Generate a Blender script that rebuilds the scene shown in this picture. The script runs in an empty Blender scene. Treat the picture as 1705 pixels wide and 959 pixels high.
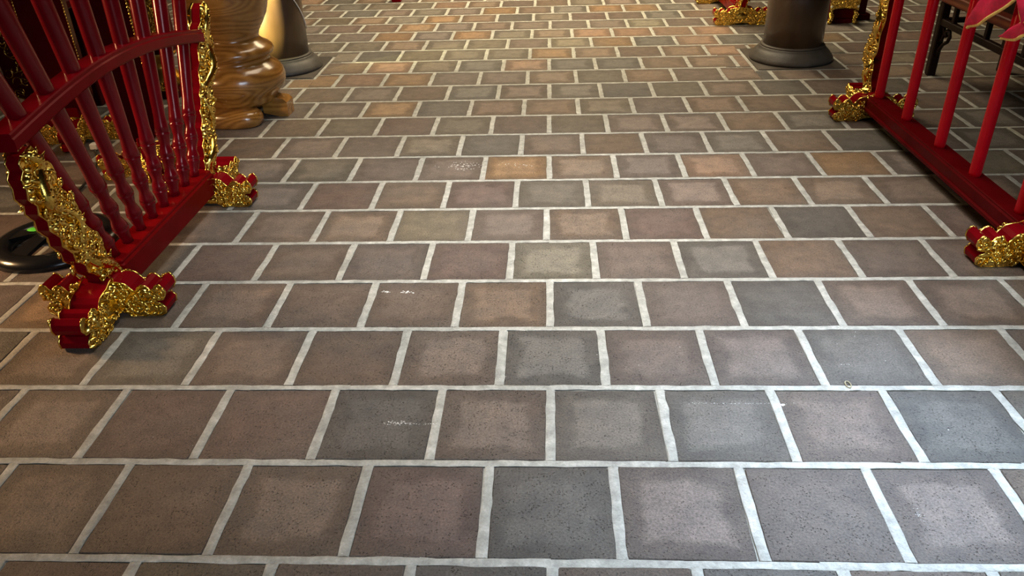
import bpy, math, random
from mathutils import Vector, Matrix
PI = math.pi
sc = bpy.context.scene
COL = sc.collection
R = random.Random(7)

# ------------------------------------------------------------------ camera
FPX, W, H = 1311.92, 1705.0, 959.0
CAM_H = 1.43746
fwd = Vector((-0.04731654, 0.86230405, -0.50417543))
rgt = Vector((0.9988658, 0.0381598, -0.02847724))
dwn = Vector((-0.00531681, -0.50495104, -0.86313161))
cd = bpy.data.cameras.new('camera'); cam = bpy.data.objects.new('camera', cd); COL.objects.link(cam)
cd.sensor_width = 36.0; cd.sensor_fit = 'HORIZONTAL'; cd.lens = 36.0 * FPX / W
cd.clip_start = 0.05; cd.clip_end = 100
M = Matrix((rgt, -dwn, -fwd)).transposed().to_4x4(); M.translation = Vector((0, 0, CAM_H))
cam.matrix_world = M
sc.camera = cam

def project(p):
    d = Vector(p) - Vector((0, 0, CAM_H)); z = d.dot(fwd)
    if z < 0.05: return None
    return (W/2 + FPX*d.dot(rgt)/z, H/2 + FPX*d.dot(dwn)/z)

# ------------------------------------------------------------------ world, lights, exposure
wd = bpy.data.worlds.new('world'); sc.world = wd; wd.use_nodes = True
bg = wd.node_tree.nodes['Background']
bg.inputs[0].default_value = (0.80, 0.90, 1.0, 1); bg.inputs[1].default_value = 0.7

def area(name, loc, target, sx, sy, power, col, spread=180, portal=False):
    l = bpy.data.lights.new(name, 'AREA'); l.shape = 'RECTANGLE'; l.size = sx; l.size_y = sy
    l.energy = power; l.color = col; l.spread = math.radians(spread)
    o = bpy.data.objects.new(name, l); COL.objects.link(o); o.location = loc
    o.rotation_euler = (Vector(target) - Vector(loc)).to_track_quat('-Z', 'Y').to_euler()
    if portal: l.cycles.is_portal = True
    return o
# daylight: the open courtyard side behind the camera, plus unseen overhead lights added for the near floor
area('doorway_portal', (1.9, -2.45, 1.5), (1.9, 0, 1.5), 3.0, 3.0, 1, (1, 1, 1), portal=True)
area('doorway_daylight', (1.9, -2.40, 2.0), (0.5, 1.7, 0), 2.6, 2.0, 20, (0.66, 0.82, 1.0), 50)
area('overhead_pool_fill', (0.30, 2.7, 4.35), (0.20, 2.75, 0), 1.0, 1.6, 26, (1.0, 0.97, 0.93), 50)  # unseen overhead light, added to pool brightness on the middle floor
area('near_right_sheen_beam', (2.7, 4.7, 4.25), (0.95, 1.20, 0), 0.9, 0.9, 18, (0.60, 0.78, 1.0), 22)  # unseen narrow beam, added for the bluish sheen on the near right tiles
# warm hall lamps, with an added fill over the middle
area('hall_lamp_back', (0.0, 8.4, 4.2), (0, 8.2, 0), 3.6, 1.6, 225, (1.0, 0.80, 0.50), 115)
area('hall_fill_middle', (-0.2, 5.2, 4.3), (-0.1, 5.0, 0), 2.0, 2.4, 48, (1.0, 0.84, 0.62), 110)  # unseen warm fill, added because bounced light leaves the hall too dim
area('altar_lamp', (-2.42, 5.00, 0.40), (-1.97, 5.42, 0.55), 0.12, 0.12, 150, (1.0, 0.88, 0.36), 75)
area('side_lamp', (-3.7, 2.45, 1.15), (-1.7, 2.55, 0.4), 0.3, 0.3, 26, (1.0, 0.60, 0.28), 110)

vs = sc.view_settings
vs.view_transform = 'Standard'; vs.look = 'None'; vs.gamma = 1.0; vs.use_curve_mapping = False
vs.exposure = 0.0

# ------------------------------------------------------------------ materials
def mat(name):
    m = bpy.data.materials.new(name); m.use_nodes = True
    nt = m.node_tree; b = nt.nodes['Principled BSDF']
    return m, nt, b
def node(nt, t, **kw):
    n = nt.nodes.new(t)
    for k, v in kw.items(): setattr(n, k, v)
    return n
def link(nt, a, b): nt.links.new(a, b)
def mixc(nt, fac, a, b, blend='MIX'):
    n = node(nt, 'ShaderNodeMix', data_type='RGBA', blend_type=blend)
    for s, v in ((n.inputs[0], fac), (n.inputs[6], a), (n.inputs[7], b)):
        if hasattr(v, 'is_linked'): link(nt, v, s)
        elif isinstance(v, (int, float)): s.default_value = v
        else: s.default_value = (*v, 1) if len(v) == 3 else v
    return n.outputs[2]
def noise(nt, vec, scale, detail=4, rough=0.55, dist=0):
    n = node(nt, 'ShaderNodeTexNoise'); n.inputs['Scale'].default_value = scale
    n.inputs['Detail'].default_value = detail; n.inputs['Roughness'].default_value = rough
    n.inputs['Distortion'].default_value = dist
    if vec is not None: link(nt, vec, n.inputs['Vector'])
    return n.outputs['Fac']
def ramp(nt, fac, stops):
    n = node(nt, 'ShaderNodeValToRGB'); link(nt, fac, n.inputs[0]); e = n.color_ramp.elements
    while len(e) < len(stops): e.new(0.5)
    for i, (p, c) in enumerate(stops):
        e[i].position = p; e[i].color = (*c, 1) if len(c) == 3 else (c[0], c[0], c[0], 1)
    return n.outputs[0]
def math_(nt, op, a, b=None, clamp=False):
    n = node(nt, 'ShaderNodeMath', operation=op, use_clamp=clamp)
    for s, v in ((n.inputs[0], a), (n.inputs[1], b)):
        if v is None: continue
        if hasattr(v, 'is_linked'): link(nt, v, s)
        else: s.default_value = v
    return n.outputs[0]
def maprange(nt, v, a, b, c=0.0, d=1.0, smooth=True):
    n = node(nt, 'ShaderNodeMapRange', interpolation_type='SMOOTHSTEP' if smooth else 'LINEAR')
    link(nt, v, n.inputs[0])
    for i, x in enumerate((a, b, c, d)): n.inputs[1+i].default_value = x
    return n.outputs[0]
def bump(nt, b, h, strength, dist):
    n = node(nt, 'ShaderNodeBump'); n.inputs['Strength'].default_value = strength
    n.inputs['Distance'].default_value = dist; link(nt, h, n.inputs['Height'])
    link(nt, n.outputs[0], b.inputs['Normal']); return n
def plain(name, col, rough=0.5, metal=0.0, coat=0.0, var=0.12, scale=18, bmp=0.0, spec=0.5):
    m, nt, b = mat(name)
    pos = node(nt, 'ShaderNodeTexCoord').outputs['Object']
    f = noise(nt, pos, scale, 5)
    lo = tuple(c*(1-var) for c in col); hi = tuple(min(1, c*(1+var)) for c in col)
    link(nt, ramp(nt, f, [(0.3, lo), (0.7, hi)]), b.inputs['Base Color'])
    b.inputs['Roughness'].default_value = rough; b.inputs['Metallic'].default_value = metal; b.inputs['Specular IOR Level'].default_value = spec
    b.inputs['Coat Weight'].default_value = coat; b.inputs['Coat Roughness'].default_value = 0.12
    if bmp: bump(nt, b, noise(nt, pos, scale*6, 3), bmp, 0.002)
    return m

def tile_material(name, from_mesh):
    m, nt, b = mat(name)
    geo = node(nt, 'ShaderNodeNewGeometry').outputs['Position']
    if from_mesh:
        a = node(nt, 'ShaderNodeAttribute', attribute_name='tile_colour'); colr, wear = a.outputs['Color'], a.outputs['Alpha']
    else:
        a = node(nt, 'ShaderNodeObjectInfo'); colr, wear = a.outputs['Color'], a.outputs['Alpha']
    uv = node(nt, 'ShaderNodeUVMap', uv_map='tile_uv').outputs[0]
    sp = node(nt, 'ShaderNodeSeparateXYZ'); link(nt, uv, sp.inputs[0])
    ax = math_(nt, 'ABSOLUTE', sp.outputs[0]); ay = math_(nt, 'ABSOLUTE', sp.outputs[1])
    dist = math_(nt, 'MAXIMUM', ax, ay)
    warp = noise(nt, geo, 9, 3)
    d2 = math_(nt, 'ADD', dist, math_(nt, 'MULTIPLY', math_(nt, 'SUBTRACT', warp, 0.5), 0.085))
    centre = maprange(nt, d2, 0.080, 0.112, 1.0, 0.0)
    centre = math_(nt, 'MULTIPLY', centre, wear)
    mott = noise(nt, geo, 14, 6, 0.62)
    c1 = mixc(nt, 1.0, colr, ramp(nt, mott, [(0.28, (0.70, 0.70, 0.72)), (0.72, (1.22, 1.2, 1.16))]), 'MULTIPLY')
    light = mixc(nt, 1.0, c1, (1.66, 1.68, 1.70), 'MULTIPLY')
    lifted = mixc(nt, 0.08, light, (0.40, 0.38, 0.34))
    c2 = mixc(nt, centre, c1, lifted)
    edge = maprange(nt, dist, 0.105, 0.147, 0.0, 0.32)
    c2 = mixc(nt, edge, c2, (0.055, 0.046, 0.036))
    big = noise(nt, geo, 2.3, 3)
    c2 = mixc(nt, maprange(nt, big, 0.40, 0.68, 0.0, 0.30), c2, (0.16, 0.14, 0.12))
    grain = noise(nt, geo, 170, 4, 0.75)
    c3 = mixc(nt, 1.0, c2, ramp(nt, grain, [(0.36, (0.60, 0.60, 0.60)), (0.64, (1.38, 1.38, 1.38))]), 'MULTIPLY')
    v = node(nt, 'ShaderNodeTexVoronoi'); v.inputs['Scale'].default_value = 140; link(nt, geo, v.inputs['Vector'])
    pit = maprange(nt, v.outputs['Distance'], 0.12, 0.30, 1.0, 0.0)
    pit = math_(nt, 'MULTIPLY', pit, maprange(nt, noise(nt, geo, 31, 2), 0.44, 0.56))
    c3 = mixc(nt, math_(nt, 'MULTIPLY', pit, 0.75), c3, (0.03, 0.026, 0.022))
    link(nt, c3, b.inputs['Base Color'])
    rg = maprange(nt, mott, 0.2, 0.8, 0.62, 0.42)
    link(nt, rg, b.inputs['Roughness'])
    b.inputs['Specular IOR Level'].default_value = 0.55
    hgt = math_(nt, 'ADD', math_(nt, 'MULTIPLY', grain, 0.8), math_(nt, 'MULTIPLY', noise(nt, geo, 60, 4), 0.5))
    hgt = math_(nt, 'SUBTRACT', hgt, math_(nt, 'MULTIPLY', pit, 0.9))
    bump(nt, b, hgt, 1.0, 0.0042)
    return m
TILE = tile_material('terracotta_tile', False)
TILE_FAR = tile_material('terracotta_tile_far', True)

def mortar_material():
    m, nt, b = mat('lime_mortar')
    geo = node(nt, 'ShaderNodeNewGeometry').outputs['Position']
    n1 = noise(nt, geo, 26, 6, 0.65); n2 = noise(nt, geo, 150, 3, 0.6); n3 = noise(nt, geo, 3.1, 3)
    c = ramp(nt, n1, [(0.25, (0.24, 0.243, 0.225)), (0.5, (0.40, 0.402, 0.375)), (0.75, (0.61, 0.61, 0.58))])
    c = mixc(nt, 1.0, c, ramp(nt, n3, [(0.3, (0.82, 0.82, 0.80)), (0.7, (1.12, 1.12, 1.10))]), 'MULTIPLY')
    c = mixc(nt, 1.0, c, ramp(nt, n2, [(0.3, (0.86, 0.86, 0.86)), (0.7, (1.08, 1.08, 1.08))]), 'MULTIPLY')
    link(nt, c, b.inputs['Base Color']); b.inputs['Roughness'].default_value = 0.6
    bump(nt, b, math_(nt, 'ADD', n1, n2), 0.6, 0.004)
    return m
MORTAR = mortar_material()

def lacquer(name, col, rough=0.28, spec=0.3, ior=1.22, tint=(1.0, 0.20, 0.16)):
    m, nt, b = mat(name)
    pos = node(nt, 'ShaderNodeTexCoord').outputs['Object']
    f = noise(nt, pos, 9, 4)
    link(nt, ramp(nt, f, [(0.3, tuple(c*0.85 for c in col)), (0.7, tuple(c*1.15 for c in col))]), b.inputs['Base Color'])
    b.inputs['Roughness'].default_value = rough; b.inputs['Specular IOR Level'].default_value = spec
    b.inputs['Specular Tint'].default_value = (*tint, 1); b.inputs['IOR'].default_value = ior
    bump(nt, b, noise(nt, pos, 40, 3), 0.10, 0.002)
    return m
RED = lacquer('dark_red_lacquer', (0.175, 0.0025, 0.006), 0.20, 0.20)
RED_BRIGHT = lacquer('bright_red_lacquer', (0.50, 0.0015, 0.010), 0.27, 0.45, 1.42, (1.0, 0.55, 0.55))
RED_POLE = lacquer('dark_red_pole_lacquer', (0.160, 0.0025, 0.007), 0.20, 0.50, 1.45, (1.0, 0.6, 0.55))
RED_BEAM = lacquer('deep_red_lacquer', (0.145, 0.002, 0.003), 0.25, 0.16)
RED_BEAM_DARK = lacquer('wine_red_lacquer', (0.085, 0.0015, 0.003), 0.25, 0.16)
MAROON = lacquer('maroon_lacquer', (0.050, 0.003, 0.005), 0.35, 0.2)

def gold_material(name, col, dark):
    m, nt, b = mat(name)
    pos = node(nt, 'ShaderNodeTexCoord').outputs['Object']
    f = noise(nt, pos, 30, 3)
    link(nt, ramp(nt, f, [(0.30, dark), (0.60, col)]), b.inputs['Base Color'])
    b.inputs['Metallic'].default_value = 1.0; b.inputs['Roughness'].default_value = 0.19
    bump(nt, b, noise(nt, pos, 120, 2), 0.25, 0.003)
    return m
GOLD = gold_material('gilt', (0.95, 0.66, 0.15), (0.62, 0.38, 0.065))
GOLD_SMOOTH = plain('smooth_gilt', (0.42, 0.23, 0.035), 0.32, 0.8, var=0.2)

def wood(name, c0, c1, c2, scale, rough, coat, axis_scale=(1, 1, 1), dist=6.0):
    m, nt, b = mat(name)
    pos = node(nt, 'ShaderNodeTexCoord').outputs['Object']
    mp = node(nt, 'ShaderNodeMapping'); link(nt, pos, mp.inputs[0]); mp.inputs['Scale'].default_value = axis_scale
    w = node(nt, 'ShaderNodeTexWave', wave_type='BANDS', bands_direction='Z'); link(nt, mp.outputs[0], w.inputs['Vector'])
    w.inputs['Scale'].default_value = scale; w.inputs['Distortion'].default_value = dist
    w.inputs['Detail'].default_value = 1.5; w.inputs['Detail Scale'].default_value = 0.75
    f2 = noise(nt, mp.outputs[0], 3.5, 5)
    c = ramp(nt, w.outputs['Fac'], [(0.05, c0), (0.45, c1), (0.95, c2)])
    c = mixc(nt, 1.0, c, ramp(nt, f2, [(0.3, (0.7, 0.66, 0.62)), (0.7, (1.2, 1.15, 1.1))]), 'MULTIPLY')
    link(nt, c, b.inputs['Base Color']); b.inputs['Roughness'].default_value = rough
    b.inputs['Coat Weight'].default_value = coat; b.inputs['Coat Roughness'].default_value = 0.12
    return m
def figured_wood(name, c0, c1, c2):
    m, nt, b = mat(name)
    pos = node(nt, 'ShaderNodeTexCoord').outputs['Object']
    mp = node(nt, 'ShaderNodeMapping'); link(nt, pos, mp.inputs[0]); mp.inputs['Scale'].default_value = (0.9, 0.9, 3.4)
    f = noise(nt, mp.outputs[0], 2.1, 1.2, 0.35)
    sn = math_(nt, 'SINE', math_(nt, 'MULTIPLY', f, 105.0))
    fine = noise(nt, mp.outputs[0], 38, 4, 0.6)
    w = math_(nt, 'ADD', math_(nt, 'MULTIPLY', sn, 0.20), math_(nt, 'ADD', math_(nt, 'MULTIPLY', fine, 0.5), 0.25))
    c = ramp(nt, w, [(0.15, c0), (0.5, c1), (0.85, c2)])
    c = mixc(nt, 1.0, c, ramp(nt, noise(nt, pos, 5, 3), [(0.3, (0.75, 0.70, 0.65)), (0.7, (1.2, 1.16, 1.1))]), 'MULTIPLY')
    link(nt, c, b.inputs['Base Color']); b.inputs['Roughness'].default_value = 0.26
    b.inputs['Coat Weight'].default_value = 0.6; b.inputs['Coat Roughness'].default_value = 0.1
    return m
VASE_WOOD = figured_wood('polished_figured_wood', (0.17, 0.072, 0.015), (0.30, 0.140, 0.030), (0.40, 0.205, 0.052))
COLUMN_WOOD = wood('dark_column_wood', (0.048, 0.027, 0.014), (0.074, 0.044, 0.022), (0.095, 0.058, 0.030), 1.2, 0.38, 0.35, (3.0, 3.0, 0.5), 5.0)
TABLE_WOOD = wood('dark_red_table_wood', (0.085, 0.012, 0.007), (0.14, 0.024, 0.012), (0.19, 0.055, 0.022), 3, 0.35, 0.3, (3, 0.4, 3), 3)
TABLE_DARK = plain('blackened_table_wood', (0.014, 0.007, 0.005), 0.4, spec=0.15)
STONE = plain('grey_column_stone', (0.062, 0.055, 0.046), 0.5, var=0.25, scale=14, bmp=0.35)
STONE_DARK = plain('dark_plinth_stone', (0.062, 0.052, 0.042), 0.5, var=0.3, scale=11, bmp=0.35)
PLASTER_WHITE = plain('white_plaster_spot', (0.75, 0.75, 0.72), 0.7)
BLACK = plain('black_plastic', (0.010, 0.010, 0.011), 0.22)
GREEN = plain('green_sticker', (0.10, 0.62, 0.05), 0.5)
CABLE = plain('black_cable_rubber', (0.010, 0.010, 0.010), 0.5)
WHITE = plain('white_paint', (0.75, 0.75, 0.72), 0.4)
CLOTH = plain('magenta_red_cloth', (0.66, 0.008, 0.075), 0.6, var=0.3, scale=22)
TRIM = plain('yellow_braid', (0.95, 0.66, 0.20), 0.55, var=0.25, scale=60)
CEIL = plain('dark_roof_boards', (0.05, 0.03, 0.018), 0.7)
WALLM = plain('ochre_wall_plaster', (0.30, 0.20, 0.10), 0.8)
PALE = plain('pale_rubber', (0.45, 0.40, 0.25), 0.5)

# ------------------------------------------------------------------ mesh helpers
class MB:
    def __init__(s): s.v = []; s.f = []; s.sm = []
    def add(s, vs, fs, smooth=False):
        o = len(s.v); s.v += [tuple(p) for p in vs]; s.f += [tuple(i+o for i in f) for f in fs]; s.sm += [smooth]*len(fs)
        return s
    def box(s, x0, x1, y0, y1, z0, z1, c=0.0):
        if c <= 0:
            vs = [(x, y, z) for z in (z0, z1) for y in (y0, y1) for x in (x0, x1)]
            return s.add(vs, [(0, 2, 3, 1), (4, 5, 7, 6), (0, 1, 5, 4), (2, 6, 7, 3), (0, 4, 6, 2), (1, 3, 7, 5)])
        def ring(ix, iy, z):   # chamfered rectangle
            X0, X1, Y0, Y1 = x0+ix, x1-ix, y0+iy, y1-iy
            return [(X0+c, Y0, z), (X1-c, Y0, z), (X1, Y0+c, z), (X1, Y1-c, z), (X1-c, Y1, z), (X0+c, Y1, z), (X0, Y1-c, z), (X0, Y0+c, z)]
        rs = [ring(c, c, z0), ring(0, 0, z0+c), ring(0, 0, z1-c), ring(c, c, z1)]
        vs = sum(rs, []); fs = [tuple(range(7, -1, -1)), tuple(24+i for i in range(8))]
        for k in range(3):
            for i in range(8):
                j = (i+1) % 8; fs.append((k*8+i, k*8+j, k*8+8+j, k*8+8+i))
        return s.add(vs, fs)
    def tube(s, pts, rad, n=10, smooth=True, cap=True, up=None):
        pts = [Vector(p) for p in pts]; m = len(pts)
        rad = rad if isinstance(rad, (list, tuple)) else [rad]*m
        vs = []; fs = []
        t0 = (pts[1]-pts[0]).normalized()
        a = Vector((0, 0, 1)) if abs(t0.z) < 0.9 else Vector((1, 0, 0))
        if up: a = Vector(up)
        u = t0.cross(a).normalized()
        for i in range(m):
            t = (pts[min(i+1, m-1)] - pts[max(i-1, 0)]).normalized()
            u = (u - t*u.dot(t)).normalized(); w = t.cross(u)
            for k in range(n):
                an = 2*PI*k/n; vs.append(pts[i] + (u*math.cos(an) + w*math.sin(an))*rad[i])
        for i in range(m-1):
            for k in range(n):
                l = (k+1) % n; fs.append((i*n+k, i*n+l, (i+1)*n+l, (i+1)*n+k))
        if cap: fs += [tuple(range(n-1, -1, -1)), tuple((m-1)*n+k for k in range(n))]
        return s.add(vs, fs, smooth)
    def lathe(s, prof, c=(0, 0, 0), n=48, smooth=True, cap=True):
        vs = []; fs = []; m = len(prof)
        for r, z in prof:
            for k in range(n):
                a = 2*PI*k/n; vs.append((c[0]+r*math.cos(a), c[1]+r*math.sin(a), c[2]+z))
        for i in range(m-1):
            for k in range(n):
                l = (k+1) % n; fs.append((i*n+k, i*n+l, (i+1)*n+l, (i+1)*n+k))
        if cap: fs += [tuple(range(n-1, -1, -1)), tuple((m-1)*n+k for k in range(n))]
        return s.add(vs, fs, smooth)
    def prism(s, poly, fr, t0, t1):
        """polygon (u,v) in frame fr=(o,u,v,n), extruded from t0 to t1 along n"""
        o, u, v, nn = [Vector(q) for q in fr]; m = len(poly)
        vs = [o+u*a+v*b+nn*t0 for a, b in poly] + [o+u*a+v*b+nn*t1 for a, b in poly]
        fs = [tuple(range(m-1, -1, -1)), tuple(m+i for i in range(m))]
        for i in range(m):
            j = (i+1) % m; fs.append((i, j, m+j, m+i))
        return s.add(vs, fs)
    def dome(s, o, u, v, n, a, b, h, k=7):
        """half ellipsoid on a face"""
        vs = [o+u*(a*math.cos(2*PI*i/k))+v*(b*math.sin(2*PI*i/k)) for i in range(k)]
        vs += [o+u*(.72*a*math.cos(2*PI*i/k))+v*(.72*b*math.sin(2*PI*i/k))+n*(h*.7) for i in range(k)]
        vs.append(o+n*h)
        fs = [(i, (i+1) % k, k+(i+1) % k, k+i) for i in range(k)] + [(k+i, k+(i+1) % k, 2*k) for i in range(k)]
        return s.add(vs, fs, True)
    def build(s, name, m, parent=None):
        me = bpy.data.meshes.new(name); me.from_pydata(s.v, [], s.f)
        me.polygons.foreach_set('use_smooth', s.sm); me.update()
        import bmesh
        bm = bmesh.new(); bm.from_mesh(me); bmesh.ops.recalc_face_normals(bm, faces=bm.faces[:]); bm.to_mesh(me); bm.free()
        me.materials.append(m)
        o = bpy.data.objects.new(name, me); COL.objects.link(o)
        if parent: o.parent = parent
        return o
def tag(o, label, cat, group=None, kind=None):
    if label: o['label'] = label
    if cat: o['category'] = cat
    if group: o['group'] = group
    if kind: o['kind'] = kind
    return o
def thing(name, label, cat, loc=(0, 0, 0), rz=0, group=None):
    o = bpy.data.objects.new(name, None); COL.objects.link(o); o.location = loc; o.rotation_euler = (0, 0, rz)
    o.empty_display_size = 0.1
    return tag(o, label, cat, group)
def copy_tree(o, parent=None):
    c = o.copy(); COL.objects.link(c); c.parent = parent
    for ch in [q for q in bpy.data.objects if q.parent == o]: copy_tree(ch, c)
    return c

def inside(poly, x, y):
    c = False; j = len(poly)-1
    for i in range(len(poly)):
        xi, yi = poly[i]; xj, yj = poly[j]
        if (yi > y) != (yj > y) and x < (xj-xi)*(y-yi)/(yj-yi)+xi: c = not c
        j = i
    return c
def edge_dist(poly, x, y):
    best = 9
    for i in range(len(poly)):
        ax, ay = poly[i]; bx, by = poly[(i+1) % len(poly)]
        dx, dy = bx-ax, by-ay; L = dx*dx+dy*dy or 1e-9
        t = max(0, min(1, ((x-ax)*dx+(y-ay)*dy)/L)); best = min(best, math.hypot(x-ax-t*dx, y-ay-t*dy))
    return best
def relief(mb, poly, fr, t, step, seed, hole=None, size=1.0):
    """carved scrolls, leaves and beads covering one face of a board"""
    rr = random.Random(seed); o, u, v, n = [Vector(q) for q in fr]
    xs = [p[0] for p in poly]; ys = [p[1] for p in poly]
    y = min(ys); row = 0
    while y < max(ys):
        x = min(xs) + (step*.5 if row % 2 else 0)
        while x < max(xs):
            a = x+rr.uniform(-.35, .35)*step; b = y+rr.uniform(-.35, .35)*step
            x += step
            if not inside(poly, a, b) or edge_dist(poly, a, b) < step*.28: continue
            if hole and ((a-hole[0])/hole[2])**2+((b-hole[1])/hole[3])**2 < 1: continue
            p = o+u*a+v*b+n*t; k = rr.random(); s = step*size
            an = rr.uniform(0, 2*PI); e1 = u*math.cos(an)+v*math.sin(an); e2 = -u*math.sin(an)+v*math.cos(an)
            if k < .30:       # bead
                q = s*rr.uniform(.42, .62); mb.dome(p, e1, e2, n, q, q, q*1.05, 7)
            elif k < .68:     # leaf
                mb.dome(p, e1, e2, n, s*rr.uniform(.75, 1.05), s*rr.uniform(.28, .42), s*rr.uniform(.45, .8), 8)
            else:             # curl
                pts = []; sg = rr.choice((-1, 1))
                for i in range(9):
                    f = i/8; ra = s*(.78-.55*f); th = sg*f*4.6
                    pts.append(p+e1*(ra*math.cos(th))+e2*(ra*math.sin(th))+n*(s*(.22+.35*f)))
                mb.tube(pts, [s*.24*(1-.35*i/8) for i in range(9)], 5)
        y += step*.87; row += 1
def carved_board(poly, fr, th, m_red, parent, name, step=0.020, seed=1, faces=(1, -1), hole=None, gold=None, thin=0.0):
    """lacquered board with gilt carving on its faces; the relief is a sub-part of the board"""
    b = MB().prism(poly, fr, -th/2, th/2).build(name, m_red, parent)
    g = MB(); o, u, v, n = [Vector(q) for q in fr]
    cx = sum(p[0] for p in poly)/len(poly); cy = sum(p[1] for p in poly)/len(poly)
    for s in faces:
        f2 = (o, u, v, n*s)
        inner = [(a, c) for a, c in poly]
        g.prism(inner, f2, th/2+.0003, th/2+.0022)
        relief(g, poly, f2, th/2+.0015, step, seed+s, hole)
        rim = [o+u*a+v*c+n*s*(th/2+.001) for a, c in poly]; g.tube(rim+[rim[0]], .0034, 5, cap=False)
        if hole:
            p = o+u*hole[0]+v*hole[1]+n*s*(th/2+.001)
            g.dome(p, u, v, n*s, hole[2]*.95, hole[3]*.95, .008, 20)
    g.build('gilt_carving', gold or GOLD, b)
    return b

# ------------------------------------------------------------------ the setting
def struct(o): o['kind'] = 'structure'; return o
floor = struct(MB().box(-7, 7, -3, 13, -0.12, -0.0035).build('floor', MORTAR))
struct(MB().box(-7, 7, -2.6, 13, 4.5, 4.6).build('ceiling', CEIL))
struct(MB().box(-7.1, -7, -3, 13, -0.12, 4.6).build('wall_left', WALLM))
struct(MB().box(7, 7.1, -3, 13, -0.12, 4.6).build('wall_right', WALLM))
struct(MB().box(-7, 7, 13, 13.1, -0.12, 4.6).build('wall_back', WALLM))
wf = MB().box(-7, .4, -2.6, -2.5, -0.0035, 4.5); wf.box(3.4, 7, -2.6, -2.5, -0.0035, 4.5); wf.box(.4, 3.4, -2.6, -2.5, 3.0, 4.5)
struct(wf.build('wall_front', WALLM))

# ------------------------------------------------------------------ floor tiles
P = 0.32; Y0 = 1.22816763
DY = [-.0025, -.0005, .0029, .0021, .0029, .0004, -.0023, -.0011, -.0003, .0029, .0029, -.0025, .0017, .0055, .0017, .0018, -.0012, -.0037, -.0022, -.0041, -.0045, .0003]
OFF = {-1: .004, 0: -.158, 1: .001, 2: -.152, 3: .002, 4: -.147, 5: -.009, 6: -.147, 7: .003, 8: -.142, 9: .004, 10: -.144, 11: .007, 12: -.137, 13: .007, 14: -.133, 15: .011, 16: -.128, 17: .019, 18: -.125, 19: .042, 20: -.12}
def row_y(n): return Y0 + n*P + (DY[n] if 0 <= n < len(DY) else 0)
def row_off(n):
    if n in OFF: return OFF[n]
    return (.03 if n % 2 else -.12) if n > 20 else (.004 if n % 2 else -.158)
KIND = {'B': (.118, .078, .055), 'R': (.118, .073, .058), 'P': (.114, .084, .070), 'G': (.093, .084, .073), 'D': (.072, .065, .058),
        'V': (.110, .089, .064), 'O': (.185, .112, .056), 'S': (.195, .118, .076), 'W': (.138, .090, .057), 'L': (.148, .124, .082)}
# what each measured tile looks like: row -> (approximate picture x, kind)
LOOK = {
 0: [(90, 'B'), (270, 'B'), (480, 'B'), (700, 'R'), (920, 'G'), (1150, 'P'), (1370, 'P'), (1600, 'P')],
 1: [(110, 'B'), (260, 'R'), (440, 'R'), (630, 'D'), (815, 'B'), (1015, 'G'), (1210, 'G'), (1405, 'P'), (1600, 'G')],
 2: [(85, 'W'), (245, 'V'), (410, 'B'), (580, 'B'), (755, 'B'), (920, 'G'), (1090, 'P'), (1265, 'P'), (1440, 'G'), (1620, 'W')],
 3: [(230, 'B'), (385, 'B'), (540, 'B'), (690, 'B'), (840, 'W'), (990, 'G'), (1145, 'P'), (1310, 'G'), (1455, 'B'), (1610, 'B')],
 4: [(365, 'R'), (510, 'B'), (645, 'P'), (780, 'R'), (920, 'L'), (1065, 'P'), (1200, 'G'), (1340, 'W'), (1495, 'B')],
 5: [(345, 'P'), (465, 'B'), (590, 'W'), (720, 'L'), (845, 'P'), (970, 'W'), (1100, 'R'), (1235, 'W'), (1365, 'D'), (1500, 'W')],
 6: [(465, 'P'), (570, 'R'), (685, 'W'), (800, 'R'), (918, 'V'), (1035, 'V'), (1155, 'P'), (1270, 'W'), (1395, 'W'), (1520, 'B')],
 7: [(435, 'P'), (530, 'V'), (645, 'P'), (750, 'P'), (860, 'O'), (970, 'W'), (1075, 'P'), (1195, 'S'), (1300, 'P'), (1410, 'O')],
 8: [(515, 'P'), (615, 'P'), (718, 'V'), (820, 'G'), (918, 'B'), (1020, 'W'), (1125, 'P'), (1225, 'G'), (1330, 'W')],
 9: [(585, 'V'), (680, 'R'), (770, 'V'), (865, 'P'), (960, 'V'), (1060, 'P'), (1150, 'P'), (1245, 'W')],
 10: [(480, 'P'), (560, 'P'), (650, 'O'), (740, 'G'), (830, 'B'), (918, 'W'), (1010, 'V'), (1095, 'P'), (1185, 'B'), (1275, 'B')],
 11: [(540, 'W'), (620, 'P'), (705, 'B'), (790, 'G'), (870, 'P'), (955, 'G'), (1040, 'G'), (1125, 'V'), (1200, 'B')],
 12: [(520, 'O'), (595, 'S'), (680, 'O'), (757, 'P'), (840, 'P'), (918, 'W'), (1000, 'V'), (1080, 'W'), (1160, 'P')],
 13: [(580, 'W'), (650, 'S'), (725, 'V'), (800, 'G'), (876, 'S'), (955, 'G'), (1025, 'G'), (1100, 'W'), (1180, 'W')],
 14: [(560, 'V'), (630, 'G'), (705, 'V'), (775, 'V'), (845, 'V'), (920, 'O'), (990, 'W'), (1065, 'B'), (1140, 'W')],
 15: [(540, 'V'), (610, 'V'), (678, 'W'), (745, 'V'), (810, 'V'), (880, 'P'), (950, 'L'), (1015, 'O'), (1090, 'G'), (1155, 'S')],
 16: [(590, 'P'), (655, 'O'), (720, 'P'), (785, 'O'), (853, 'V'), (920, 'W'), (985, 'S'), (1050, 'S'), (1120, 'S')],
}
VARIANTS = []
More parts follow.
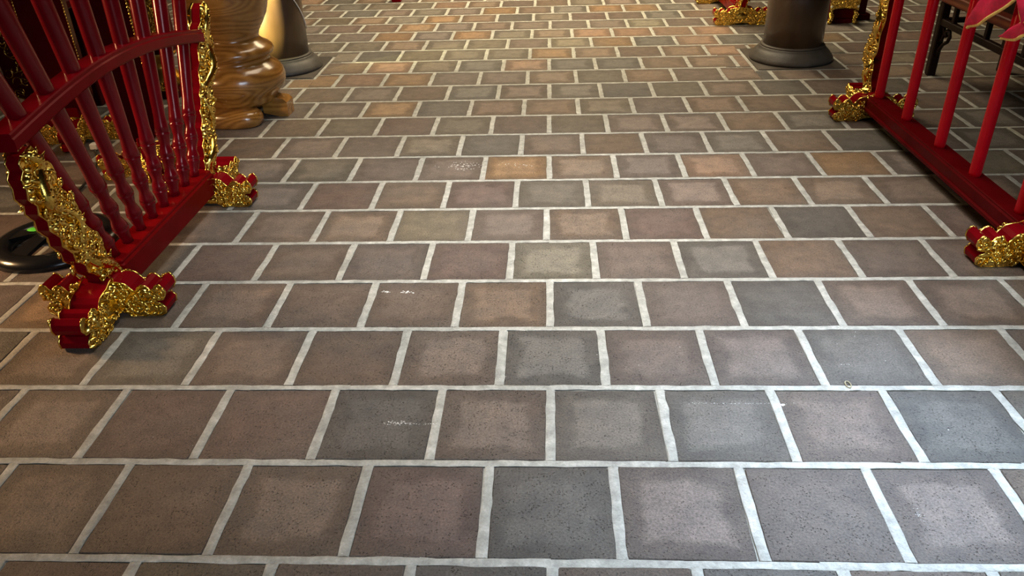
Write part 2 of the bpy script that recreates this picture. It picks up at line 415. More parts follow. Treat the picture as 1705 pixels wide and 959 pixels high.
def tile_mesh(hx, hy, seed, name='tile'):
    """bevelled slab, corners softened and edges a little uneven; top at z=0"""
    rr = random.Random(seed); c = .0045; j = lambda a: rr.uniform(-a, a)
    base = [(-hx+c, -hy), (hx-c, -hy), (hx, -hy+c), (hx, hy-c), (hx-c, hy), (-hx+c, hy), (-hx, hy-c), (-hx, -hy+c)]
    base = [(x+j(.0022), y+j(.0022)) for x, y in base]
    sc_ = lambda k: [(x-math.copysign(k, x), y-math.copysign(k, y)) for x, y in base]
    rings = [(base, -.02), (base, -.0016), (sc_(.0022), .0004)]
    vs = [(x, y, z) for r, z in rings for x, y in r]
    fs = [tuple(16+i for i in range(8))]
    for k in range(2):
        for i in range(8):
            l = (i+1) % 8; fs.append((k*8+i, k*8+l, k*8+8+l, k*8+8+i))
    return vs, fs
def make_mesh(vs, fs, name, m):
    me = bpy.data.meshes.new(name); me.from_pydata(vs, [], fs); me.update()
    uv = me.uv_layers.new(name='tile_uv')
    for l in me.loops: uv.data[l.index].uv = me.vertices[l.vertex_index].co[:2]
    me.materials.append(m); return me
HX = (P-.0260)/2; HY = (P-.0220)/2
for k in range(10): VARIANTS.append(make_mesh(*tile_mesh(HX, HY, k), 'tile', TILE))
PLINTHS = [(-1.89, 5.59), (1.68, 5.60), (-3.95, 6.25)]
PH = 0.2875+.022
tiles = []
for n in range(-6, 33):
    ya, yb = row_y(n), row_y(n+1); off = row_off(n)
    for k in range(-22, 23):
        xc = off+(k+.5)*P
        if abs(xc) > 6.8: continue
        xa, xb, y1, y2 = xc-HX, xc+HX, (ya+yb)/2-HY, (ya+yb)/2+HY
        rects = [(xa, xb, y1, y2)]; cut = False
        for px, py in PLINTHS:
            out = []
            for (a, b, c, d) in rects:
                X0, X1, Z0, Z1 = px-PH, px+PH, py-PH, py+PH
                if b <= X0 or a >= X1 or d <= Z0 or c >= Z1: out.append((a, b, c, d)); continue
                cut = True
                cand = [(a, X0, c, d), (X1, b, c, d), (max(a, X0), min(b, X1), c, Z0), (max(a, X0), min(b, X1), Z1, d)]
                out += [q for q in cand if q[1]-q[0] > .012 and q[3]-q[2] > .012]
            rects = out
        for q in rects: tiles.append((n, q, cut))
def pick_colour(n, pc):
    rr = R
    kind = None
    if pc and n in LOOK:
        best = min(LOOK[n], key=lambda t: abs(t[0]-pc[0]))
        wpx = 0.16*FPX/max(.5, math.hypot(0, 1)*(Y0+(n+.5)*P)) * .9
        if abs(best[0]-pc[0]) < max(28, wpx*.8): kind = best[1]
    if kind is None:
        kind = rr.choices('BRPGDVOSWL', (16, 8, 18, 10, 2, 16, 8, 6, 14, 4) if n > 9 else (22, 12, 20, 12, 6, 12, 2, 1, 10, 2))[0]
    c = KIND[kind]; lum = .35*c[0]+.45*c[1]+.2*c[2]
    if kind not in 'OS': c = tuple(.84*q+.16*lum for q in c)
    g = rr.uniform(.90, 1.10); t = rr.uniform(-.05, .05)
    wear = rr.choice((.15, .35, .6, .85, 1.0)) if kind not in 'DR' else rr.choice((.1, .25, .5))
    return (c[0]*g*(1+t), c[1]*g, c[2]*g*(1-t), wear)
rows_ = []
for n, q, cut in tiles:
    cx, cy = (q[0]+q[1])/2, (q[2]+q[3])/2
    cs = [project((x, y, 0)) for x, y in ((q[0], q[2]), (q[1], q[2]), (q[1], q[3]), (q[0], q[3]))]
    pc = project((cx, cy, 0)); areapx = 0
    if all(cs):
        ccs = [(min(max(x, 0), W), min(max(y, 0), H)) for x, y in cs]
        areapx = abs(sum(ccs[i][0]*ccs[(i+1) % 4][1]-ccs[(i+1) % 4][0]*ccs[i][1] for i in range(4)))/2
    hidden = cx < -2.75 and cy > 2.5      # behind the furniture on the left
    rows_.append((0 if hidden else areapx, n, q, cut, pc))
rows_.sort(key=lambda t: -t[0])
far_v, far_f, far_uv, far_c = [], [], [], []
for i, (ap, n, q, cut, pc) in enumerate(rows_):
    cx, cy = (q[0]+q[1])/2, (q[2]+q[3])/2; col = pick_colour(n, pc)
    if i < 300 and ap > 20:
        me = make_mesh(*tile_mesh((q[1]-q[0])/2, (q[3]-q[2])/2, i), 'tile', TILE) if cut else VARIANTS[R.randrange(10)]
        o = bpy.data.objects.new('tile', me); COL.objects.link(o); o.parent = floor
        o.location = (cx+R.uniform(-.0015, .0015), cy+R.uniform(-.001, .001), R.uniform(-.0006, .0006))
        o.rotation_euler = (R.uniform(-.002, .002), R.uniform(-.002, .002), R.uniform(-.006, .006))
        o.color = col
    else:
        vs, fs = tile_mesh((q[1]-q[0])/2, (q[3]-q[2])/2, i); b0 = len(far_v)
        far_v += [(x+cx, y+cy, z) for x, y, z in vs]; far_uv += [(x, y) for x, y, z in vs]; far_c += [col]*len(vs)
        far_f += [tuple(a+b0 for a in f) for f in fs]
me = bpy.data.meshes.new('tile_field'); me.from_pydata(far_v, [], far_f); me.update()
uv = me.uv_layers.new(name='tile_uv'); ca = me.color_attributes.new('tile_colour', 'FLOAT_COLOR', 'POINT')
for l in me.loops: uv.data[l.index].uv = far_uv[l.vertex_index]
for i, c in enumerate(far_c): ca.data[i].color = c
me.materials.append(TILE_FAR)
o = bpy.data.objects.new('tile_field', me); COL.objects.link(o); o.parent = floor; o['kind'] = 'stuff'

# trowelled mortar beads standing in the joints, ragged where they lap the tile edges
mr = random.Random(99); jb = MB()
def bead(p, q, w, steps):
    p, q = Vector((*p, 0)), Vector((*q, 0)); d = (q-p).normalized(); sd = Vector((-d.y, d.x, 0)); v = []; f = []
    for i in range(steps+1):
        c = p.lerp(q, i/steps)
        a, b = w/2+mr.gauss(.0004, .0013), w/2+mr.gauss(.0004, .0013)
        v += [c-sd*a+Vector((0, 0, .0001)), c-sd*a*.62+Vector((0, 0, .0016+mr.uniform(-.0006, .0004))), c+sd*a*.1+Vector((0, 0, .0009)), c+sd*b*.62+Vector((0, 0, .0016+mr.uniform(-.0006, .0004))), c+sd*b+Vector((0, 0, .0001))]
    for i in range(steps):
        for k in range(4): f.append((i*5+k, i*5+k+1, i*5+k+6, i*5+k+5))
    jb.add(v, f, True)
def clear_of_plinth(x, y):
    return all(abs(x-a) > PH+.02 or abs(y-b) > PH+.02 for a, b in PLINTHS)
for n in range(-3, 22):
    y = row_y(n); xr = 1.4+.62*max(0, y-.6); k0 = int(-xr/.3); 
    for k in range(k0, -k0+1):
        if clear_of_plinth(k*.3, y) and clear_of_plinth(k*.3+.3, y): bead((k*.3, y), (k*.3+.3, y), .0215, 7)
    ya, yb = row_y(n)+.0115, row_y(n+1)-.0115; off = row_off(n)
    for k in range(int(-xr/P)-1, int(xr/P)+2):
        x = off+k*P
        if clear_of_plinth(x, ya) and clear_of_plinth(x, yb): bead((x, ya), (x, yb), .0255, 7)
o = jb.build('mortar_joint', MORTAR, floor); o['kind'] = 'stuff'

# plaster spots dropped on the tiles
def unproj(px, py, z=0.0):
    d = fwd + rgt*((px-W/2)/FPX) + dwn*((py-H/2)/FPX); t = (CAM_H-z)/(-d.z)
    return Vector((0, 0, CAM_H)) + d*t
def splash(px, py, wx, wy, count, r0, seed):
    rr = random.Random(seed); mb = MB(); c = unproj(px, py)
    for i in range(count):
        p = Vector((c.x+rr.gauss(0, wx), c.y+rr.gauss(0, wy), .0006))
        a = rr.uniform(.4, 1)*r0
        mb.dome(p, Vector((1, 0, 0)), Vector((0, 1, 0)), Vector((0, 0, 1)), a*rr.uniform(.8, 2.2), a, .0008, 6)
    o = mb.build('plaster_spot', PLASTER_WHITE, floor); o['kind'] = 'stuff'
splash(768, 277, .045, .028, 60, .0032, 1); splash(862, 274, .05, .02, 22, .0022, 2)
splash(679, 486, .012, .004, 16, .0030, 3); splash(641, 486, .010, .004, 12, .0026, 4)
splash(660, 705, .020, .004, 46, .0016, 5); splash(700, 706, .03, .0018, 26, .0010, 6); splash(722, 706, .001, .001, 2, .0034, 7)
splash(1225, 672, .075, .0016, 60, .0011, 8); splash(1303, 674, .003, .003, 4, .0045, 9)
splash(1530, 857, .004, .012, 16, .0011, 10); splash(1405, 607, .006, .001, 7, .0013, 11)
splash(1580, 716, .001, .001, 1, .0028, 12); splash(1440, 575, .05, .05, 8, .0012, 13); splash(1010, 640, .2, .2, 16, .0011, 14)
splash(300, 740, .25, .15, 12, .0011, 15)

# ------------------------------------------------------------------ columns
def column(name, x, y, label, wire=False):
    t = thing(name, label, 'column', (x, y, 0), 0, 'wooden columns on stone bases')
    h = .2875
    MB().box(-h, h, -h, h, -.03, .004, .004).build('plinth', STONE_DARK, t)
    MB().lathe([(.262, .004), (.274, .006), (.279, .014), (.277, .024), (.268, .036), (.252, .058), (.234, .076), (.222, .084), (.220, .090), (.214, .096), (.205, .099)], n=64).build('base', STONE, t)
    MB().lathe([(.213, .0965), (.214, .104), (.206, .108), (.199, .110)], n=64).build('ring', STONE_DARK, t)
    MB().lathe([(.196, .105), (.197, .4), (.199, 1.2), (.199, 2.5), (.195, 4.49)], n=64).build('shaft', COLUMN_WOOD, t)
    if wire:
        pts = []
        for i in range(12):
            z = .26+i*.05; a = math.radians(17 - 10*i); rr = .202
            pts.append((rr*math.cos(a), rr*math.sin(a), z))
        MB().tube(pts, .0035, 6).build('wire', WHITE, t)
    return t
column('column', 1.68, 5.60, 'dark wooden column on round stone base at right, beside the red rack')
column('column', -1.89, 5.59, 'wooden column lit yellow on its left, behind the polished wooden urn', True)
column('column', -3.95, 6.25, 'dark column glimpsed far left between the red poles of the fan-shaped rack')

# ------------------------------------------------------------------ ceremonial racks
def foot_outline(half=.215, s=1.0):
    r = [(.0, .02), (.05, .018), (.085, .004), (.12, .0), (.19, .0), (.213, .012), (.217, .034), (.202, .050), (.186, .053), (.192, .062), (.216, .066),
         (.228, .088), (.226, .108), (.212, .124), (.198, .118), (.190, .106), (.176, .102), (.166, .116), (.150, .122), (.135, .114), (.126, .100), (.114, .098), (.105, .112), (.09, .126), (.07, .132), (.045, .134), (.02, .146)]
    k = half/.228
    right = [(a*k, b*s) for a, b in r]
    return right + [(0, .150*s)] + [(-a, b) for a, b in reversed(right[1:])]
def arm_outline(length=.22, s=1.0):
    pts = foot_outline(length, s); return [(max(a, 0), b) for a, b in pts if a >= 0]
X3, Y3, Z3 = (1, 0, 0), (0, 1, 0), (0, 0, 1)
def cross_foot(parent, y, sgn, seed, s=1.0, red=RED, step=.020, half=.222, arm=True):
    th = .085
    f = carved_board(foot_outline(half, s), ((0, y, 0), X3, Z3, (0, -1, 0)), th, red, parent, 'foot', step, seed, hole=(0, .068*s, .05, .034*s))
    if arm: carved_board(arm_outline(.235, s), ((0, y+sgn*th/2, 0), (0, sgn, 0), Z3, X3), .098, red, parent, 'foot', step, seed+5, hole=(.05, .06*s, .045, .03*s))
def dragon_post(parent, spine, wid, seed, th=.040, red=RED, outer=1, step=.024):
    """spine: list of (y,z) from foot upwards; wid: half widths. Stepped red outer edge, gilt dragon on the faces"""
    pts = [Vector((a, b)) for a, b in spine]; m = len(pts); L = []; Rr = []
    dense = []
    for i in range(m-1):
        for k in range(6): f = k/6; dense.append((pts[i].lerp(pts[i+1], f), wid[i]*(1-f)+wid[i+1]*f))
    dense.append((pts[-1], wid[-1]))
    for i, (p, w) in enumerate(dense):
        a = dense[max(i-1, 0)][0]; b = dense[min(i+1, len(dense)-1)][0]; t = (b-a).normalized(); nn = Vector((-t.y, t.x))
        saw = .016*((i % 3)/2.0)
        L.append(p+nn*(w+(saw if outer > 0 else .010*math.sin(i*.9)))); Rr.append(p-nn*(w+(saw if outer < 0 else .010*math.sin(i*.9))))
    poly = [(q.x, q.y) for q in L] + [(q.x, q.y) for q in reversed(Rr)]
    fr = ((0, 0, 0), Y3, Z3, X3)
    b = carved_board(poly, fr, th, red, parent, 'dragon_post', step, seed)
    # the dragon's body winding up both faces
    g = MB()
    for s in (1, -1):
        path = []; rad = []
        for i in range(0, len(dense)):
            p, w = dense[i]; a = dense[max(i-1, 0)][0]; q = dense[min(i+1, len(dense)-1)][0]; t = (q-a).normalized(); nn = Vector((-t.y, t.x))
            c = p+nn*(w*.55*math.sin(i*.55+seed)); path.append((s*(th/2+.006+.010*math.cos(i*.9)), c.x, c.y)); rad.append(.019+.006*math.sin(i*.35))
        g.tube(path, rad, 9)
        for i in range(1, len(path)-1, 1):        # dorsal fins
            p = Vector(path[i]); r0 = rad[i]; a = Vector(path[i-1]); q = Vector(path[i+1]); t = (q-a).normalized(); nn = Vector((s, 0, 0)).cross(t).normalized()
            sd = 1 if i % 2 else -1
            tip = p+nn*sd*(r0*1.9)+t*.010+Vector((s*.006, 0, 0))
            g.tube([p+nn*sd*r0*.5, tip], [r0*.5, .001], 5)
            g.dome(p+Vector((s*r0*.8, 0, 0)), t, nn, Vector((s, 0, 0)), .011, .008, .007, 7)
        hp = Vector(path[1]); g.dome(hp, Vector(Y3), Vector(Z3), Vector((s, 0, 0)), .036, .030, .034, 12)   # head
        for e in (-.012, .012): g.dome(hp+Vector((s*.026, e, .008)), Vector(Y3), Vector(Z3), Vector((s, 0, 0)), .007, .007, .008, 8)
    g.build('dragon', GOLD, b)
    return b

BAMBOO = [(0, 0.02052), (0.025, 0.01944), (0.052, 0.0243), (0.066, 0.0283), (0.071, 0.02938), (0.0745, 0.0243), (0.079, 0.02862), (0.094, 0.0257), (0.118, 0.0189), (0.145, 0.0243), (0.158, 0.0283), (0.163, 0.0297), (0.1665, 0.0243), (0.171, 0.02894), (0.188, 0.0257), (0.212, 0.01944), (0.24, 0.0243), (0.256, 0.0283), (0.261, 0.03002), (0.2645, 0.02484), (0.269, 0.02894), (0.29, 0.02655), (0.33, 0.02305), (0.42, 0.02461), (0.6, 0.02765), (1.0, 0.02989), (1.55, 0.02989)]
def fan_rack(label, loc, arm=True):
    t = thing('fan_rack', label, 'rack', loc, 0)
    # local y=0 at near foot; frame runs along +y
    mb = MB().box(-.055, .055, .045, .90, .060, .158, .008); mb.box(-.048, .048, .05, .895, .154, .168, .004)
    mb.build('bottom_beam', RED_BEAM, t)
    # arched rail
    v = []; f = []; N = 28
    for i in range(N+1):
        u = i/N; y = -.262+u*1.405; z = .712+(.695-.712)*u+.078*math.sin(PI*u)
        prof = [(-.039, -.028), (.039, -.028), (.043, -.022), (.043, .008), (.038, .012), (.038, .022), (.034, .026), (-.034, .026), (-.038, .022), (-.038, .012), (-.043, .008), (-.043, -.022)]
        v += [(a, y, z+b) for a, b in prof]
    k = 12
    for i in range(N):
        for j in range(k): l = (j+1) % k; f.append((i*k+j, i*k+l, (i+1)*k+l, (i+1)*k+j))
    f += [tuple(range(k)), tuple(N*k+j for j in range(k-1, -1, -1))]
    MB().add(v, f).build('arched_rail', RED, t)
    for i in range(8):
        u = i/7; p0 = Vector((0, .095+.735*u, .165)); p1 = Vector((0, -.128+1.145*u, .70))
        d = (p1-p0).normalized()
        MB().tube([p0+d*a for a, r in BAMBOO], [r for a, r in BAMBOO], 14).build('pole', RED_POLE, t)
    cross_foot(t, 0, -1, 11, arm=arm); cross_foot(t, .917, 1, 17, arm=arm)
    dragon_post(t, [(.055, .09), (-.022, .20), (-.092, .33), (-.150, .47), (-.190, .585), (-.205, .665)], [.030, .050, .062, .066, .066, .022], 3, outer=1)
    dragon_post(t, [(.915, .10), (.975, .19), (1.04, .33), (1.10, .47), (1.19, .64), (1.27, .80)], [.030, .052, .062, .060, .066, .022], 5, outer=1)
    return t
fr1 = fan_rack('red lacquered fan-shaped rack with gilded dragon ends in the left foreground', (-1.542, 2.325, 0))
fr2 = fan_rack('red rack with gilded carved feet standing far back beyond the dark right-hand column', (1.565, 6.71, 0), False)

def straight_rack(label, loc):
    t = thing('pole_rack', label, 'rack', loc, 0)
    mb = MB().box(-.052, .052, .02, 1.66, .055, .130, .006); mb.box(-.060, .060, .015, 1.665, .058, .082, .006); mb.box(-.046, .046, .02, 1.66, .126, .138, .003)
    mb.build('bottom_beam', RED_BEAM_DARK, t)
    MB().box(-.045, .045, -.02, 1.72, 1.02, 1.08, .008).build('top_rail', RED_BRIGHT, t)
    for y in (.12, .49, .83, 1.21, 1.58):
        MB().tube([(0, y, .134), (0, y, .15), (0, y, .6), (0, y, 1.7)], [.0225, .0240, .0240, .0235], 18).build('pole', RED_BRIGHT, t)
    cross_foot(t, 0, -1, 31); cross_foot(t, 1.65, 1, 37)
    dragon_post(t, [(-.01, .10), (-.05, .22), (-.09, .36), (-.06, .50), (-.08, .64), (-.06, .85), (-.02, 1.02)], [.03, .05, .055, .05, .055, .05, .04], 7, outer=1)
    dragon_post(t, [(1.68, .12), (1.72, .22), (1.76, .30), (1.72, .42), (1.70, .56), (1.68, .75), (1.66, 1.02)], [.030, .045, .060, .055, .05, .05, .04], 9, outer=-1)
    return t
straight_rack('bright red rack with upright poles and gilded feet at the right edge', (1.765, 2.64, 0))

# ------------------------------------------------------------------ polished wooden urn
t = thing('wooden_urn', 'large polished wooden urn with bulging foot beside the fan-shaped rack', 'urn', (-1.81, 4.55, 0))
prof = [(.10, .075), (.19, .085), (.212, .105), (.214, .125), (.222, .140), (.245, .160), (.262, .195), (.266, .228), (.258, .262), (.240, .290), (.215, .306), (.198, .318), (.192, .332), (.200, .346), (.216, .358), (.224, .376), (.219, .394), (.200, .412), (.172, .428), (.155, .442), (.153, .456), (.160, .478), (.190, .525), (.218, .575), (.238, .640), (.262, .76), (.270, .88), (.255, 1.0), (.205, 1.10), (.150, 1.17), (.13, 1.24), (.15, 1.30), (.18, 1.34), (.16, 1.345), (.11, 1.25)]
MB().lathe(prof, n=72).build('body', VASE_WOOD, t)
for k, (ang, w, rr_, blk) in enumerate(((-95, .185, .195, 0), (-3, .06, .235, 1), (90, .135, .205, 0), (180, .10, .215, 0))):
    a = math.radians(ang); mb = MB(); e = Vector((math.cos(a), math.sin(a), 0)); q = Vector((-math.sin(a), math.cos(a), 0))
    if not blk:
        prof2 = [(0, 0), (.9, .0), (.97, .010), (1.0, .030), (1.0, .050), (.95, .072), (.85, .086), (.6, .094), (.0, .096)]
        v = []; f = []; n = 28
        for r, z in prof2:
            for i in range(n):
                an = 2*PI*i/n; cx_, sy_ = math.cos(an), math.sin(an)
                v.append(e*rr_+e*(.105*r*math.copysign(abs(cx_)**.8, cx_))+q*(w*r*math.copysign(abs(sy_)**.8, sy_))+Vector((0, 0, z)))
        for i in range(len(prof2)-1):
            for j in range(n): l = (j+1) % n; f.append((i*n+j, i*n+l, (i+1)*n+l, (i+1)*n+j))
        mb.add(v, f, True)
    else:
        o_ = e*.13
        poly = [(0, .02), (.10, .0), (.148, .0), (.150, .085), (.13, .105), (.06, .115), (0, .118)]
        mb.prism(poly, (o_, e, Vector(Z3), q), -.052, .052)
    mb.build('foot', VASE_WOOD, t)

# ------------------------------------------------------------------ low table at right
t = thing('low_table', 'low dark wooden table behind the red poles at the right edge', 'table', (2.40, 0, 0))
ya, yb, wd_ = 3.75, 5.19, .53
mb = MB().box(0, .075, ya, yb, .445, .502, .006); mb.box(wd_-.075, wd_, ya, yb, .445, .502, .006)
mb.box(.075, wd_-.075, ya, ya+.075, .445, .502, .006); mb.box(.075, wd_-.075, yb-.075, yb, .445, .502, .006)
mb.build('top_frame', TABLE_WOOD, t)
MB().box(.07, wd_-.07, ya+.07, yb-.07, .462, .480).build('top_panel', TABLE_DARK, t)
for x, y in ((.005, yb-.07), (wd_-.06, yb-.03), (.005, ya+.01), (wd_-.06, ya+.01)):
    MB().box(x, x+.052, y-.02, y+.032, 0, .446, .006).build('leg', TABLE_DARK, t)
for x in (.012, wd_-.047):
    MB().box(x, x+.035, ya+.06, yb-.06, .312, .352, .004).build('rail', TABLE_DARK, t)
for y in (ya+.015, yb-.06):
    MB().box(.05, wd_-.05, y, y+.035, .318, .348, .004).build('rail', TABLE_DARK, t)
for i in range(6):
    y = ya+.2+i*.2
    MB().box(.014, .04, y, y+.03, .346, .447, .003).build('spacer', TABLE_DARK, t)
for yk, sg in ((yb-.09, -1), (ya+.06, 1)):      # pierced corner brackets
    br = MB()
    ctl = [(0, .10), (.02, .15), (.05, .19), (.09, .215), (.105, .245), (.09, .275), (.06, .275), (.05, .255), (.065, .24)]
    br.tube([(.03, yk+sg*a*1.15, z+.02) for a, z in ctl], .011, 7)
    br.tube([(.03, yk+sg*a, z) for a, z in ((0, .21), (.03, .235), (.04, .27), (.02, .30), (.0, .318))], .009, 7)
    br.build('bracket', TABLE_DARK, t)

# ------------------------------------------------------------------ cloth petals hanging on the right rack
def petal(parent, base, tip, width, out, bend, seed):
    """pointed cloth leaf with a braid along its rim"""
    b = Vector(base); tp = Vector(tip); ax = (tp-b); L = ax.length; ax.normalize()
    n = Vector(out).normalized(); sd = ax.cross(n).normalized(); n = sd.cross(ax)
    N, K = 16, 8; v = []; f = []; rim_l = []; rim_r = []
    for i in range(N+1):
        u = i/N; w = width*(math.sin(PI*min(1, .18+u*.82))**.85)*(1-.25*u); w = max(w, .003)
        for k in range(K+1):
            q = k/K*2-1
            p = b+ax*(L*u)+sd*(w*q)+n*(bend*math.sin(PI*u)+.022*(1-q*q)+.006*math.sin(u*9+q*3+seed))
            v.append(p)
        rim_l.append(v[-K-1]); rim_r.append(v[-1])
    for i in range(N):
        for k in range(K): f.append((i*(K+1)+k, i*(K+1)+k+1, (i+1)*(K+1)+k+1, (i+1)*(K+1)+k))
    m2 = len(v); v2 = [p-n*.004 for p in v]
    f2 = [tuple(reversed([m2+a for a in q])) for q in f]
    mb = MB().add(v+v2, f+f2, True); o = mb.build('petal', CLOTH, parent)
    tr = MB().tube(rim_l, .0062, 7); tr.tube(rim_r, .0062, 7); tr.tube([tp, tp+ax*.022], [.0075, .0065], 7); tr.build('braid', TRIM, o)
t = thing('cloth_garland', 'magenta cloth leaves edged in yellow braid hanging on the right-hand red poles', 'garland', (0, 0, 0))
petal(t, (1.69, 3.06, .90), (1.70, 3.345, .697), .072, (-1, -.15, .35), .02, 1)
petal(t, (1.66, 2.88, .96), (1.66, 2.90, .80), .07, (-1, -.2, .2), .02, 2)
petal(t, (1.66, 2.84, .80), (1.685, 3.05, .716), .030, (-1, -.2, .3), .01, 3)
MB().tube([(1.708, 2.70, .93), (1.705, 2.95, .915), (1.708, 3.12, .905)], .025, 8).build('gathered_roll', CLOTH, t)

# ------------------------------------------------------------------ fan base and cable
t = thing('fan_stand', 'round black fan base with spokes behind the gilded near end of rack', 'fan stand', (-2.03, 2.835, 0))
ring = [(.165, .012), (.165, .030), (.180, .044), (.205, .048), (.232, .040), (.250, .022), (.252, .004), (.246, .0), (.17, .0), (.165, .012)]
MB().lathe(ring, n=64, cap=False).build('ring', BLACK, t)
for k in range(5):
    a = 2*PI*k/5+.62; e = Vector((math.cos(a), math.sin(a), 0)); q = Vector((-e.y, e.x, 0))
    v = []; f = []
    for i in range(6):
        u = i/5; c = e*(.03+.155*u)+Vector((0, 0, .072-.030*u**1.3)); w = .030+.012*u
        v += [c-q*w, c+q*w, c+q*w*.8-Vector((0, 0, .02)), c-q*w*.8-Vector((0, 0, .02))]
    for i in range(5):
        for j in range(4): l = (j+1) % 4; f.append((i*4+j, i*4+l, (i+1)*4+l, (i+1)*4+j))
    MB().add(v, f, False).build('spoke', BLACK, t)
MB().lathe([(.062, .040), (.060, .078), (.045, .095), (.030, .105), (.026, .16), (.024, .165)], n=32).build('hub', BLACK, t)
MB().lathe([(.0165, .16), (.0165, 1.05), (.010, 1.06)], n=20).build('pole', BLACK, t)
st = MB(); q = unproj(57, 381, .072) - Vector((-2.03, 2.835, 0))
st.dome(Vector((q.x, q.y, .070)), Vector((1, 0, 0)), Vector((0, 1, 0)), Vector((0, 0, 1)), .030, .020, .004, 18)
s_ = st.build('sticker', GREEN, t); s_['label'] = 'bright green sticker'
cpts = [unproj(x, y, .006) for x, y in ((158, 250), (164, 262), (161, 275), (152, 292), (140, 307), (126, 322), (118, 330))]
t = thing('power_cable', 'thin black power cable with white plug on the tiles behind the fan-shaped rack', 'cable')
MB().tube(cpts, .0055, 8).build('cord', CABLE, t)
q = unproj(157, 244, .02); MB().box(q.x-.022, q.x+.022, q.y-.012, q.y+.03, .004, .036, .004).build('plug', WHITE, t)

# ------------------------------------------------------------------ sign boards and altar pieces glimpsed behind the left rack
def sign_stand(label, loc, rz, w, z0, ztop, seed):
    t = thing('sign_stand', label, 'sign stand', loc, rz)
    carved_board(foot_outline(.23, .95), ((0, 0, 0), X3, Z3, (0, -1, 0)), .07, RED, t, 'foot', .015, seed, hole=(0, .068, .05, .034))
    carved_board(foot_outline(.23, .95), ((0, 0, 0), Y3, Z3, X3), .07, RED, t, 'foot', .015, seed+3)
    h = w/2
    poly = [(-h*.55, z0), (h*.55, z0), (h*.9, z0+.03), (h, z0+.08), (h, ztop), (-h, ztop), (-h, z0+.08), (-h*.9, z0+.03)]
    b = MB().prism(poly, ((0, 0, 0), X3, Z3, (0, -1, 0)), -.025, .025).build('board', MAROON, t)
    for sg in (-1, 1):
        g = MB(); z = z0+.08
        while z < ztop:
            g.dome(Vector((sg*(h-.004), -.025, z)), Vector(X3), Vector(Z3), Vector((0, -1, 0)), .004, .007, .005, 6); z += .015
        q = g.build('gilt_beading', GOLD, b); q['kind'] = 'stuff'
    MB().box(-.035, .035, -.03, .03, .12, z0+.02, .005).build('post', RED, t)
    return t
sign_stand('maroon board with gilt beaded edge on gilded feet, right behind the fan-shaped rack', (-2.0, 3.66, 0), math.radians(33), .17, .16, 1.9, 51)
sign_stand('broad maroon board on gilded lion feet, leftmost behind the fan-shaped rack', (-2.60, 4.12, 0), math.radians(12), .24, .17, 1.9, 61)

t = thing('altar_table', 'black and red altar table with gilt scrollwork at the far left edge', 'altar', (-3.22, 4.25, 0))
apron = [(-.42, .42), (-.42, .30), (-.36, .24), (-.28, .30), (-.18, .34), (-.05, .30), (.08, .26), (.2, .24), (.30, .20), (.36, .16), (.42, .14), (.43, .2), (.43, .62), (-.42, .62)]
ab = MB().prism(apron, ((0, 0, 0), X3, Z3, (0, -1, 0)), -.02, .02).build('apron', MAROON, t)
g = MB(); rr = random.Random(5)
for i in range(150):
    a, b = rr.uniform(-.40, .40), rr.uniform(.18, .60)
    if not inside(apron, a, b): continue
    s = rr.uniform(.018, .034); th0 = rr.uniform(0, 6.28); sg = rr.choice((-1, 1)); pts = []
    for k in range(12):
        f = k/11; pts.append((a+s*(1.1-.8*f)*math.cos(th0+sg*f*5), -.022-.004*f, b+s*(1.1-.8*f)*math.sin(th0+sg*f*5)))
    g.tube(pts, [.0042*(1-.4*k/11) for k in range(12)], 5)
g.tube([(a, -.024, b+.006) for a, b in apron[1:11]], .006, 6)
g.build('gilt_scrollwork', GOLD, ab)
for x in (-.39, .39):
    MB().box(x-.03, x+.03, -.03, .03, 0, .60, .006).build('leg', MAROON, t)
    MB().box(x-.03, x+.03, .50, .56, 0, .60, .006).build('leg', MAROON, t)
MB().box(-.47, .47, -.06, .60, .61, .66, .008).build('top', MAROON, t)

t = thing('altar_cabinet', 'dark cabinet with carved gilt panel seen between the upper left poles', 'cabinet', (-3.30, 5.30, 0))
MB().box(-.20, .17, 0, .40, .06, 1.3, .01).build('body', MAROON, t)
carved_board([(-.17, .36), (.14, .36), (.14, .58), (-.17, .58)], ((0, -.012, 0), X3, Z3, (0, -1, 0)), .02, MAROON, t, 'panel', .016, 71, faces=(1,))
for x in (-.15, .12): MB().box(x-.03, x+.03, .02, .08, 0, .07, .004).build('leg', MAROON, t)

t = thing('gilded_stand', 'gilded pedestal with dark base standing between the rack poles and urn', 'pedestal', (-2.50, 5.02, 0))
MB().box(-.14, .14, -.14, .14, 0, .055, .008).build('base', MAROON, t)
carved_board([(-.15, .055), (.15, .055), (.13, .10), (-.13, .10)], ((0, -.125, 0), X3, Z3, (0, -1, 0)), .03, MAROON, t, 'skirt', .015, 81, faces=(1,))
MB().lathe([(.125, .055), (.13, .09), (.105, .13), (.075, .17), (.07, .20), (.095, .235), (.12, .255), (.12, .28)], n=32).build('waist', GOLD_SMOOTH, t)
MB().box(-.13, .13, -.13, .13, .275, .315, .006).build('shelf', MAROON, t)
carved_board([(-.10, .315), (.10, .315), (.10, .9), (-.10, .9)], ((0, -.07, 0), X3, Z3, (0, -1, 0)), .05, MAROON, t, 'carved_panel', .019, 85, faces=(1,))
MB().box(-.10, .10, -.045, .10, .315, .9, .006).build('body', MAROON, t)

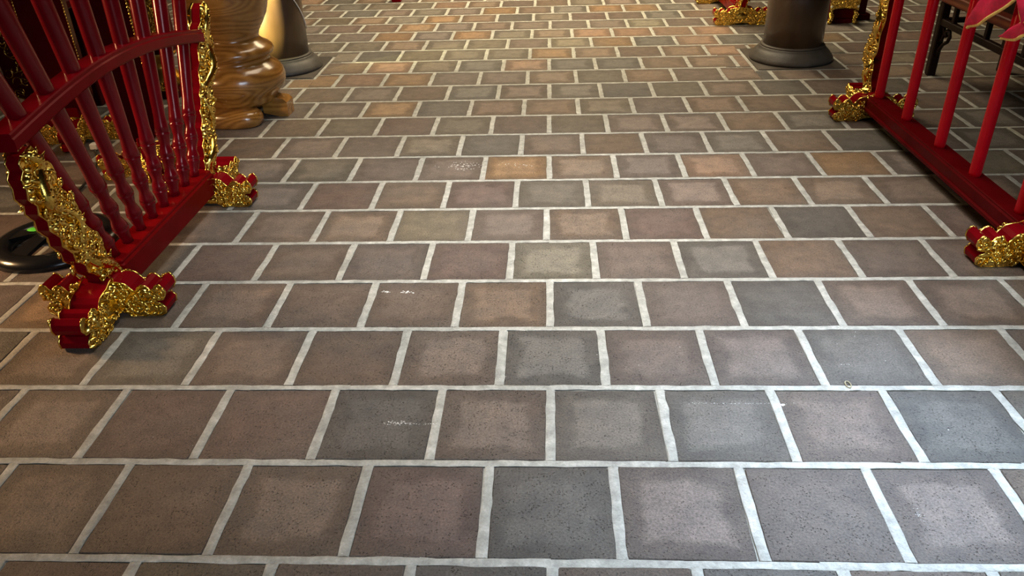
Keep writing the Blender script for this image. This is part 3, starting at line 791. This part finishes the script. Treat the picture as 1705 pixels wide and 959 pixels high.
# ------------------------------------------------------------------ pieces at the far right and far back
t = thing('gilded_stool', 'small maroon stool with gilt corners just right of the dark column', 'stool', (2.357, 6.69, 0))
MB().box(-.085, .085, -.04, .16, .0, .04, .006).build('base', MAROON, t)
MB().box(-.095, .095, -.045, .17, .04, .115, .008).build('body', MAROON, t)
for sx in (-1, 1):
    mb = MB(); mb.tube([(sx*.085, -.045, .115), (sx*.098, -.055, .085), (sx*.092, -.05, .05), (sx*.10, -.062, .018), (sx*.108, -.07, .006)], [.014, .018, .013, .018, .014], 8)
    relief(mb, [(-.018, .0), (.018, .0), (.018, .1), (-.018, .1)], ((sx*.095, -.066, .004), X3, Z3, (0, -1, 0)), 0, .014, 90+sx)
    mb.build('gilt_leg', GOLD, t)
top = [(-.11, .105), (-.07, .122), (0, .128), (.07, .122), (.11, .105), (.115, .2), (-.115, .2)]
carved_board(top, ((0, -.05, 0), X3, Z3, (0, -1, 0)), .03, MAROON, t, 'gilt_apron', .016, 95, faces=(1,))
MB().box(-.11, .11, -.035, .18, .115, .2, .006).build('seat', MAROON, t)
for sx in (-1, 1): MB().dome(Vector((sx*.104, -.068, .138)), Vector(X3), Vector(Z3), Vector((0, -1, 0)), .010, .012, .01, 10).build('white_boss', WHITE, t)
t = thing('red_stand', 'dark red stand behind the small maroon stool, right of the dark column', 'stand', (2.55, 6.80, 0))
MB().box(-.035, .035, -.03, .03, .05, .9, .006).build('post', MAROON, t)
MB().box(-.07, .07, -.05, .05, 0, .05, .006).build('base', MAROON, t)
t = thing('red_post', 'foot of a dark red post at the very top, left of the middle', 'post', (-1.475, 8.03, 0))
MB().box(-.035, .035, -.035, .035, .03, 1.2, .006).build('shaft', RED, t)
MB().box(-.045, .045, -.045, .045, 0, .035, .005).build('base', RED, t)

# small loop dropped on the tiles
p = unproj(1412, 640, .003); pts = []
for i in range(21):
    a = 2*PI*i/20; pts.append((p.x+.0075*math.cos(a), p.y+.015*math.sin(a), .0035))
tag(MB().tube(pts, .0016, 6, cap=False).build('rubber_band', PALE), 'small pale rubber band lying on a joint between tiles at lower right', 'rubber band')

# put the root of things laid out in world coordinates at their own base
def rebase(name, loc):
    o = bpy.data.objects[name]; d = Vector(loc)-o.location; o.location = loc
    for c in bpy.data.objects:
        if c.parent == o: c.location = c.location-d
rebase('low_table', (2.665, 4.47, 0)); rebase('cloth_garland', (1.68, 3.05, .70)); rebase('power_cable', (-2.25, 3.55, 0))
